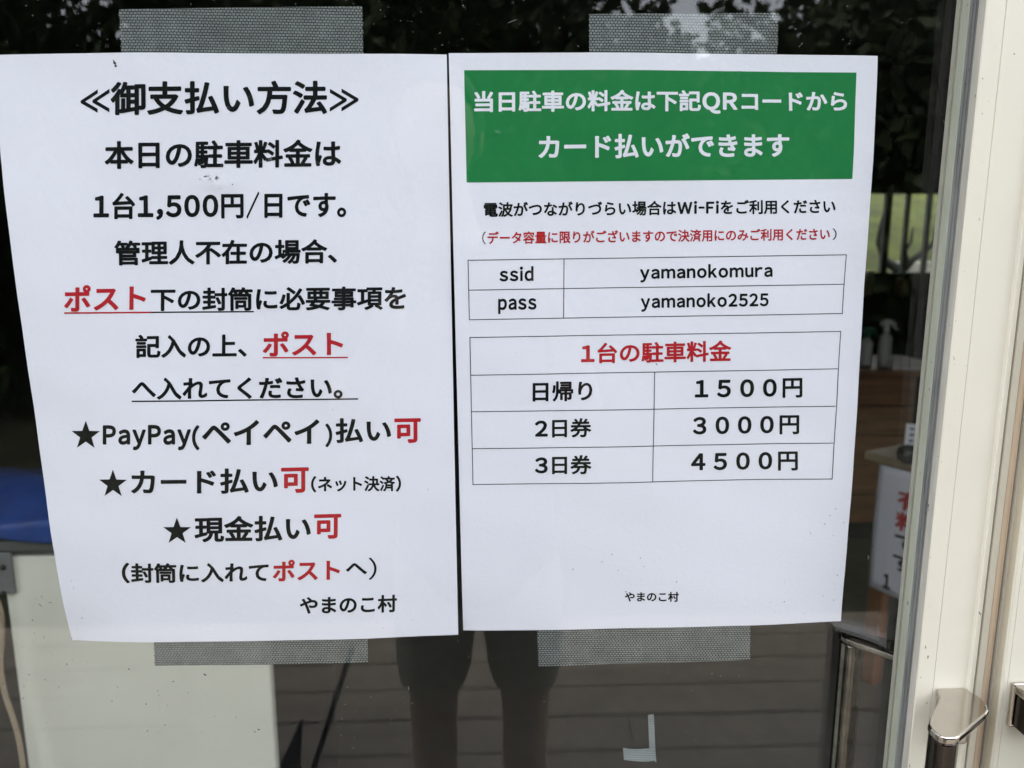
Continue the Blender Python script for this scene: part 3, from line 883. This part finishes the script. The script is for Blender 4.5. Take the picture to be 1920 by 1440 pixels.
# spray bottle
def spray(px, py0, py1, ydist, body, head, label, group=None):
    b = at(px, py1, ydist); base = Vector((b.x, ydist, 0.9185))
    h = at(px, py0, ydist).z - 0.9185
    t = thing("spray_bottle", label, "bottle", tuple(base), group)
    q = MB(); q.lathe(base, [(0.028, 0), (0.031, 0.006), (0.031, h * 0.60), (0.027, h * 0.66), (0.014, h * 0.73), (0.012, h * 0.78)], 20)
    q.build("bottle_body", body, t, smooth=True)
    q = MB(); q.lathe(base, [(0.016, h * 0.765), (0.016, h * 0.83)], 16); q.build("collar", head, t)
    q = MB()
    z = base.z
    q.tube([(base.x - 0.022, base.y, z + h * 0.885), (base.x - 0.026, base.y, z + h * 0.93), (base.x - 0.006, base.y, z + h * 0.97), (base.x + 0.022, base.y, z + h * 0.96), (base.x + 0.045, base.y, z + h * 0.90)], [0.010, 0.014, 0.017, 0.014, 0.010], 10)
    q.tube([(base.x, base.y, z + h * 0.82), (base.x - 0.002, base.y, z + h * 0.95)], [0.013, 0.014], 10)
    q.build("spray_head", head, t, smooth=True)
    q = MB(); q.tube([(base.x + 0.028, base.y, z + h * 0.915), (base.x + 0.042, base.y, z + h * 0.86), (base.x + 0.058, base.y, z + h * 0.80)], [0.006, 0.007, 0.005], 8)
    q.build("trigger", head, t, smooth=True)
spray(1655, 601, 700, 3.12, M['plastic_clear'], M['plastic_white'], "white trigger spray bottle standing on the brown counter")
spray(1620, 616, 700, 3.16, M['plastic_clear'], M['teal'], "teal-headed spray bottle half hidden behind the right notice's edge")

# little table with the hanging sign (its end faces the door)
A = Vector((1.2965, 1.70, 0.8048)); dvec = Vector((0.443, -0.896, 0)).normalized(); nrm = Vector((-dvec.y, dvec.x, 0)) * -1
if nrm.x > 0: nrm = -nrm
inn = -nrm
def tp3(u, w, z):      # u along the sign, w into the table
    return Vector((A.x, A.y, 0)) + dvec * u + inn * w + Vector((0, 0, z))
def tbox(q, u0, u1, w0, w1, z0, z1):
    c = [tp3(u, w, z) for z in (z0, z1) for u, w in ((u0, w0), (u1, w0), (u1, w1), (u0, w1))]
    q.add(c, [(0, 3, 2, 1), (4, 5, 6, 7), (0, 1, 5, 4), (1, 2, 6, 5), (2, 3, 7, 6), (3, 0, 4, 7)])
tb = thing("wooden_table", "small pale-topped wooden table with reddish legs carrying the hanging sign", "table", tuple(tp3(0.15, 0.3, 0)))
q = MB(); tbox(q, -0.06, 0.42, -0.012, 0.62, 0.806, 0.832); q.build("table_top", M['wood_pale'], tb, bevel=0.004)
q = MB(); tbox(q, -0.02, 0.38, 0.012, 0.034, 0.70, 0.8055); q.build("apron", M['wood_red'], tb)
q = MB(); tbox(q, -0.02, 0.38, 0.56, 0.58, 0.70, 0.8055); q.build("apron", M['wood_red'], tb)
for u in (-0.035, 0.345):
    for w in (0.036, 0.51):
        q = MB(); tbox(q, u, u + 0.048, w, w + 0.048, 0, 0.8055); q.build("leg", M['wood_red'], tb, bevel=0.003)
sg = thing("paper_sign", "white paper sign with red and black vertical writing hanging from the wooden table", "sign", tuple(tp3(0.15, -0.014, 0.4)))
q = MB()
n = 14
for i in range(n + 1):
    for j in range(n + 1):
        u, v = i / n, j / n
        q.v.append(tp3(0.0 + u * 0.297, -0.0145 - 0.012 * math.sin(math.pi * v) * 0.5, 0.803 - 0.425 * v))
for i in range(n):
    for j in range(n):
        a = i * (n + 1) + j; q.f.append((a, a + 1, a + n + 2, a + n + 1))
sh = q.build("sheet", M['paper'], sg, smooth=True)
sd = sh.modifiers.new("thickness", 'SOLIDIFY'); sd.thickness = 0.0004
def signchar(ch, k, u0, u1, z1, z0, off=0.03):
    for kk, (V, Fc) in layout([(ch, k)], off).items():
        link("lettering", [tp3(u0 + (u1 - u0) * a, -0.0228 - h, z0 + (z1 - z0) * b) for a, b, h in V], Fc, M[kk], sg)
signchar("有", 'red', 0.075, 0.165, 0.742, 0.678)
signchar("料", 'red', 0.075, 0.165, 0.670, 0.608)
signchar("で", 'ink', 0.078, 0.160, 0.596, 0.540)
signchar("す", 'ink', 0.078, 0.160, 0.532, 0.474)
signchar("1", 'ink', 0.052, 0.078, 0.448, 0.396)
# round black pot and card on the table
pc = atz(1702, 868, 0.832)
q = MB(); q.lathe(pc, [(0.018, 0), (0.030, 0.010), (0.034, 0.026), (0.031, 0.044), (0.020, 0.055), (0.006, 0.059)], 20)
tag(q.build("round_pot", M['black_gloss'], smooth=True), "small glossy black round pot on the wooden table before a card", "pot")
cd = thing("info_card", "small white card with blue writing standing behind the black pot", "card", tuple(tp3(0.09, 0.13, 0.832)))
def cardbox(q, u0, u1, w0, w1, z0, z1):
    b0 = atz(1694, 852, 0.832); ux = Vector((0.90, -0.43, 0)).normalized(); wx = Vector((0.43, 0.90, 0)).normalized()
    c = [Vector((b0.x, b0.y, 0)) + ux * u + wx * w + Vector((0, 0, z)) for z in (z0, z1) for u, w in ((u0, w0), (u1, w0), (u1, w1), (u0, w1))]
    q.add(c, [(0, 3, 2, 1), (4, 5, 6, 7), (0, 1, 5, 4), (1, 2, 6, 5), (2, 3, 7, 6), (3, 0, 4, 7)])
q = MB(); cardbox(q, 0.0, 0.15, 0.0, 0.003, 0.833, 0.935); q.build("card", M['plastic_white'], cd)
q = MB()
rr = random.Random(9)
for r_ in range(4):
    u = 0.012
    while u < 0.13:
        w = rr.uniform(0.006, 0.016)
        cardbox(q, u, u + w, -0.0009, -0.0003, 0.915 - r_ * 0.02, 0.924 - r_ * 0.02)
        u += w + 0.004
q.build("writing", M['blue_ink'], cd)

# window in the back wall
wd = thing("barred_window", "small back window with dark bars looking out on green grass", "window", ((WX0 + WX1) / 2, YB, WZ0))
q = MB(); q.box(WX0, WX1, YB + 0.06, YB + 0.066, WZ0, WZ1); q.build("pane", M['glass'], wd)
q = MB()
q.box(WX0, WX1, YB - 0.01, YB + 0.055, WZ0 - 0.04, WZ0 + 0.002); q.box(WX0, WX1, YB - 0.01, YB + 0.055, WZ1 - 0.03, WZ1 + 0.04)
q.build("frame", M['black'], wd)
for px, w in ((1665, 0.05), (1702, 0.026), (1742, 0.03), (1780, 0.03), (1560, 0.03), (1610, 0.03)):
    c = at(px, 430, YB)
    q = MB(); q.box(c.x - w / 2, c.x + w / 2, YB + 0.01, YB + 0.05, WZ0 + 0.0025, WZ1 - 0.0305); q.build("bar", M['black'], wd)
for px, py0, py1, lb in ((1696, 523, 556, "short pale wooden peg on the dark wall under the barred window"), (1631, 508, 556, "pale wooden peg beside the right notice's edge under the barred window")):
    a, b = at(px - 5, py0, 5.1), at(px + 5, py1, 5.1)
    q = MB(); q.prism([(a.x, 5.10), (b.x, 5.10), (b.x, 5.195), (a.x, 5.195)], b.z, a.z)
    tag(q.build("wall_peg", M['wood_pale'], bevel=0.006), lb, "peg")

# ================================================================== outside: trees, person
def leafcloud(q, c, r, n, rng, size, sq=0.75):
    for _ in range(n):
        d = Vector((rng.gauss(0, 1), rng.gauss(0, 1), rng.gauss(0, 1))).normalized() * (rng.random() ** 0.4) * r
        d.z *= sq
        p = Vector(c) + d
        a = Vector((rng.uniform(-1, 1), rng.uniform(-1, 1), rng.uniform(-1, 1))).normalized()
        b = a.orthogonal().normalized()
        s_ = size * rng.uniform(0.6, 1.3)
        q.add([p - a * s_, p + b * s_ * 0.45, p + a * s_, p - b * s_ * 0.45], [(0, 1, 2, 3)])
def tree(x, y, z0, h, cr, label, seed, n=2600, group="trees outside the door", size=0.16):
    rng = random.Random(seed)
    t = thing("leafy_tree", label, "tree", (x, y, z0), group)
    q = MB()
    lean = Vector((rng.uniform(-.5, .5), rng.uniform(-.3, .3), 0))
    base = Vector((x, y, z0)); tops = []
    trunk = [base + lean * (k / 6) ** 1.3 + Vector((0, 0, h * 0.75 * k / 6)) for k in range(7)]
    q.tube(trunk, [0.20 * h / 9 * (1 - 0.11 * k) for k in range(7)], 9)
    for k in range(9):
        s_ = trunk[2 + k % 4]
        an = rng.uniform(0, 6.28)
        e = s_ + Vector((math.cos(an) * cr * 0.75, math.sin(an) * cr * 0.75, h * rng.uniform(0.10, 0.34)))
        q.tube([s_, s_.lerp(e, 0.5) + Vector((0, 0, -0.15)), e], [0.07 * h / 9, 0.05 * h / 9, 0.02], 6)
        tops.append(e)
    q.build("trunk", M['bark'], t, smooth=True)
    q = MB()
    cs = tops + [trunk[-1], trunk[-1] + Vector((0, 0, h * 0.15)), trunk[4]]
    for c in cs:
        leafcloud(q, c, cr * rng.uniform(0.35, 0.6), n // len(cs), rng, size)
    q.build("crown", M['leaf'], t)
spec = [(-6.5, -9.0, 5.2, 2.3, "broad leafy tree beyond the deck, mirrored above the left notice"),
        (-2.0, -10.0, 5.6, 2.4, "dense tree beyond the deck, mirrored between the two notices"),
        (1.6, -8.8, 4.6, 1.8, "slender leafy tree in front of the sky gap, mirrored above the right notice"),
        (7.0, -10.0, 5.5, 2.4, "leafy tree at the right of the deck, mirrored toward the door edge"),
        (-11.0, -11.0, 6.0, 2.7, "tree far off at the left of the clearing"),
        (11.5, -11.5, 6.0, 2.7, "tree far off at the right of the clearing")]
for i, (x, y, h, cr, lb) in enumerate(spec):
    z0 = -0.45 + (max(0, -12 - y) * 0.10)
    tree(x, y, z0 - 0.1, h, cr, lb, 20 + i, n=3800)
for i, (x, y, lb) in enumerate([(0.5, 9.5, "shade tree behind the house, left of the barred window"), (4.4, 10.5, "shade tree behind the house, straight out from the barred window"),
                                (8.2, 9.8, "shade tree behind the house, right of the barred window"), (6.3, 15.5, "tree added higher up the hillside lawn to shade it"), (11.5, 15.0, "tree added at the far right of the hillside lawn to shade it")]):
    tree(x, y, -0.4 + max(0, y - 8) * 0.24 - 0.1, 10.5, 3.9, lb, 50 + i, n=4200, group="added shading trees behind the house", size=0.24)  # added only to shade the lawn behind the back window
# fallen-leaf shrubs under the trees keep the horizon dark
rng = random.Random(77)
q = MB()
for i in range(46):
    a = -17 + i * 34 / 45
    leafcloud(q, (a + rng.uniform(-.4, .4), -7.5 - rng.uniform(0, 3), 0.5 + rng.uniform(0, 1.1)), rng.uniform(1.1, 1.7), 260, rng, 0.16, 0.9)
o = q.build("undergrowth", M['leaf']); o["kind"] = "stuff"; tag(o, "dark leafy undergrowth closing the clearing beyond the deck", "undergrowth")
rng = random.Random(78)
q = MB()
gx = at(1410, 10, 13.0).x
for i in range(250):
    cx, cz, cy = rng.uniform(-16, 16), rng.uniform(0.4, 6.4), -12.5 - rng.uniform(0, 2.5)
    if abs(cx - gx) < 1.5 and cz > 4.9: continue
    leafcloud(q, (cx, cy, cz), rng.uniform(1.3, 2.0), 480, rng, 0.155, 0.9)
o = q.build("far_wood", M['leaf']); o["kind"] = "stuff"; tag(o, "dark dense wood behind the nearer trees, closing the view from the deck", "wood")
# bare forked tree behind the back window
fk = thing("bare_tree", "dark forked bare tree just outside the back window", "tree", (at(1690, 505, 6.6).x, 6.6, -0.4))
q = MB()
b0 = at(1690, 508, 6.6)
q.tube([(b0.x + 0.05, 6.6, -0.5), (b0.x + 0.02, 6.6, 0.6), b0], [0.09, 0.075, 0.055], 8)
q.tube([b0, at(1660, 490, 6.6), at(1648, 455, 6.6), at(1656, 415, 6.6), at(1668, 380, 6.6), at(1672, 300, 6.6)], [0.055, 0.042, 0.034, 0.03, 0.026, 0.02], 8)
q.tube([b0, at(1712, 487, 6.6), at(1735, 470, 6.6), at(1760, 447, 6.6), at(1800, 400, 6.6)], [0.05, 0.034, 0.026, 0.022, 0.015], 8)
q.tube([at(1700, 495, 6.6), at(1697, 470, 6.6), at(1708, 455, 6.6), at(1712, 425, 6.6)], [0.03, 0.022, 0.016, 0.008], 6)
q.tube([at(1745, 462, 6.6), at(1752, 445, 6.6), at(1750, 420, 6.6)], [0.02, 0.014, 0.006], 6)
q.build("trunk", M['bark'], fk, smooth=True)
q = MB(); c = at(1722, 503, 7.4)
q.box(c.x - 0.1, c.x + 0.9, 7.4, 7.8, -0.5, c.z + 0.08)
tag(q.build("stone_block", M['stone'], bevel=0.03), "pale stone block outside beneath the barred window's right half", "stone")

# ---- the photographer, seen as a reflection in the glass
PX, PY = -0.02, -0.90
per = thing("person", "person in dark shirt and olive grey shorts holding up a phone, mirrored in the glass", "person", (PX, PY, 0))
def skin(name, chains, m, parent, sub=2):
    """chains: list of [(x,y,z,r), ...]; first point of a later chain may repeat an earlier point to join it"""
    idx, vs, rs, es = {}, [], [], []
    for ch in chains:
        prev = None
        for p in ch:
            key = tuple(round(c, 4) for c in p[:3])
            if key not in idx:
                idx[key] = len(vs); vs.append(p[:3]); rs.append(p[3])
            if prev is not None: es.append((prev, idx[key]))
            prev = idx[key]
    me = bpy.data.meshes.new(name); me.from_pydata(vs, es, []); me.materials.append(m)
    o = bpy.data.objects.new(name, me); COL.objects.link(o)
    if parent is not None:
        o.parent = parent; o.matrix_parent_inverse = parent_world(parent).inverted()
    sk = o.modifiers.new("skin", 'SKIN')
    sk.use_smooth_shade = True
    ly = me.skin_vertices[0].data if me.skin_vertices else None
    if ly is None:
        bm = bmesh.new(); bm.from_mesh(me); bm.verts.layers.skin.verify(); bm.to_mesh(me); bm.free()
        ly = me.skin_vertices[0].data
    for i, r in enumerate(rs):
        ly[i].radius = (r, r) if not hasattr(r, '__len__') else r
        ly[i].use_root = (i == 0)
    sb = o.modifiers.new("subdivision", 'SUBSURF'); sb.levels = sub; sb.render_levels = sub
    return o
def W_(x, y, z, r): return (PX + x, PY + y, z, r)
pel = W_(0, 0, 0.90, (0.155, 0.11))
chest = W_(-0.03, 0.01, 1.31, (0.155, 0.11)); neckb = W_(-0.05, 0.0, 1.48, (0.075, 0.065))
chains = [[pel, W_(0, 0, 1.06, (0.135, 0.10)), chest, neckb, W_(-0.062, 0.012, 1.57, 0.052), W_(-0.068, 0.02, 1.64, 0.066)]]
for s_ in (-1, 1):
    chains.append([pel, W_(s_ * 0.09, 0, 0.80, 0.085), W_(s_ * 0.10, 0.01, 0.50, 0.054), W_(s_ * 0.10, -0.015, 0.36, 0.055), W_(s_ * 0.10, -0.01, 0.10, 0.036), W_(s_ * 0.105, -0.02, 0.05, 0.038), W_(s_ * 0.115, 0.10, 0.035, 0.032)])
    chains.append([chest, W_(-0.04 + s_ * 0.17, 0.0, 1.43, 0.054), W_(-0.02 + s_ * 0.235, 0.06, 1.16, 0.040), W_(s_ * 0.15, 0.255, 1.33, 0.030), W_(s_ * 0.118, 0.305, 1.40, 0.024)])
body = skin("body", chains, M['skin'], per)
# head with face
hc = Vector((PX - 0.07, PY + 0.03, 1.685))
q = MB(); q.ball(hc, 0.098, 24, (0.80, 0.98, 1.18))
for i, v in enumerate(q.v):
    d = v - hc
    if d.z < -0.02: v.x = hc.x + d.x * (1 - 0.32 * min(1, (-d.z - 0.02) / 0.09))
    if d.y > 0.06 and abs(d.x) < 0.02 and -0.045 < d.z < 0.01: v.y += 0.020 * (1 - abs(d.x) / 0.02)
hd = q.build("head", M['skin'], per, smooth=True)
q = MB(); q.ball(hc + Vector((0, 0.096, -0.028)), 0.013, 10, (0.9, 1.0, 1.1)); q.tube([hc + Vector((0, 0.088, 0.018)), hc + Vector((0, 0.100, -0.022))], [0.007, 0.011], 8); q.build("nose", M['skin'], hd, smooth=True)
q = MB(); q.tube([hc + Vector((-0.022, 0.078, -0.062)), hc + Vector((0, 0.087, -0.060)), hc + Vector((0.022, 0.078, -0.062))], [0.003, 0.006, 0.003], 8); q.build("mouth", M['lip'], hd, smooth=True)
for s_ in (-1, 1):
    q = MB(); q.ball(hc + Vector((s_ * 0.031, 0.078, 0.008)), 0.0125, 12, (1.1, 1, 0.7)); e = q.build("eye", M['eye'], hd, smooth=True)
    q = MB(); q.ball(hc + Vector((s_ * 0.031, 0.0885, 0.007)), 0.0052, 10, (1, 0.6, 1)); q.build("iris", M['iris'], hd, smooth=True)
    q = MB(); q.ball(hc + Vector((s_ * 0.079, -0.002, -0.008)), 0.03, 12, (0.3, 0.62, 1)); q.build("ear", M['skin'], hd, smooth=True)
q = MB(); q.ball(hc + Vector((0, -0.016, 0.022)), 0.104, 24, (0.86, 0.98, 1.08))
q.f = [f for f in q.f if not any((q.v[i].y > hc.y + 0.055 and q.v[i].z < hc.z + 0.062) or q.v[i].z < hc.z - 0.06 for i in f)]
hr = q.build("hair", M['hair'], per, smooth=True)
sd = hr.modifiers.new("thickness", 'SOLIDIFY'); sd.thickness = 0.012
# clothes
g = 0.012
sh_ch = [[W_(0, 0, 0.74, (0.19, 0.145)), W_(0, 0, 0.88, (0.182, 0.138)), W_(0, 0, 1.06, (0.158, 0.122)), W_(-0.03, 0.01, 1.31, (0.172, 0.126)), W_(-0.05, 0.0, 1.48, (0.092, 0.080))]]
for s_ in (-1, 1):
    sh_ch.append([W_(-0.03, 0.01, 1.31, (0.172, 0.126)), W_(-0.04 + s_ * 0.17, 0.0, 1.43, 0.070), W_(-0.025 + s_ * 0.218, 0.045, 1.235, 0.060)])
skin("shirt", sh_ch, M['shirt'], per)
st = [[W_(0, 0, 0.92, (0.170, 0.124)), W_(0, 0, 0.86, (0.172, 0.126))]]
for s_ in (-1, 1):
    st.append([W_(0, 0, 0.86, (0.172, 0.126)), W_(s_ * 0.092, 0, 0.76, 0.104), W_(s_ * 0.10, 0.008, 0.53, 0.078)])
skin("shorts", st, M['shorts'], per)
for s_ in (-1, 1):
    q = MB(); q.ball(W_(s_ * 0.11, 0.045, 0.048, 0)[:3], 0.055, 16, (0.95, 2.45, 0.85))
    q.build("shoe", M['shoe'], per, smooth=True)
# hands round the phone
ph_y0 = CAM.y - 0.012
for s_ in (-1, 1):
    w = Vector((PX + s_ * 0.118, PY + 0.305, 1.40)); k = Vector((s_ * 0.092, ph_y0 - 0.040, 1.432))
    hand = [[(*w, 0.022), (*w.lerp(k, 0.55), (0.026, 0.020)), (*k, (0.030, 0.016))]]
    for i, (dz, ln) in enumerate(((0.026, 0.9), (0.009, 1.0), (-0.009, 0.95), (-0.025, 0.78))):
        a = k + Vector((s_ * 0.004, 0.018, dz))
        b = k + Vector((s_ * -0.002, 0.040, dz * 1.1))
        c = k + Vector((s_ * -0.016 * ln, 0.0465, dz * 1.1))
        hand.append([(*k, (0.030, 0.016)), (*a, 0.0088), (*b, 0.0078), (*c, 0.0068)])
    hand.append([(*w.lerp(k, 0.55), (0.026, 0.020)), (*(k + Vector((s_ * -0.006, -0.006, 0.022))), 0.0105), (*(k + Vector((s_ * -0.022, 0.012, 0.034))), 0.009), (*(k + Vector((s_ * -0.036, 0.017, 0.030))), 0.0075)])
    skin("hand", hand, M['skin'], per, sub=1)
phone = thing("phone", "dark phone held up sideways in the person's hands before the door", "phone", (0, ph_y0 - 0.004, CAM.z))
q = MB(); q.box(-0.092, 0.058, ph_y0 - 0.0085, ph_y0 - 0.0010, CAM.z - 0.052, CAM.z + 0.020); q.build("case", M['black'], phone, bevel=0.003)
q = MB(); q.box(-0.014, 0.018, ph_y0 - 0.0009, ph_y0 + 0.0010, CAM.z - 0.018, CAM.z + 0.014); q.build("lens_plate", M['black_gloss'], phone, bevel=0.0006)

# slim pole and dark tapering wedge standing on the deck, seen mirrored at the lower left of the person's legs
t0, t1 = at(652, 1240, 0.72), at(585, 1450, 0.72)
dr = (t1 - t0); foot = t0 + dr * (t0.z / -dr.z)
mir = lambda p: Vector((p.x, -0.72, p.z))
q = MB(); q.tube([mir(t0 - dr * 0.1), mir(t1), mir(Vector((foot.x, 0, 0.0)))], [0.0055, 0.0055, 0.0045], 8)
tag(q.build("slim_pole", M['black'], smooth=True), "slim dark slanting pole mirrored in the glass left of the person's legs", "pole")
u0, u1 = at(566, 1350, 0.72), at(540, 1450, 0.72)
dr = (u1 - u0); foot = u0 + dr * (u0.z / -dr.z)
q = MB(); q.tube([mir(u0), mir(u0.lerp(u1, 0.4)), mir(u1), mir(u0.lerp(foot, 0.7)), mir(Vector((foot.x, 0, 0.0)))], [0.002, 0.010, 0.022, 0.036, 0.030], 10)
tag(q.build("dark_wedge", M['black'], smooth=True), "dark tapering wedge mirrored beside the right edge of the white cabinet", "tapered_shape")
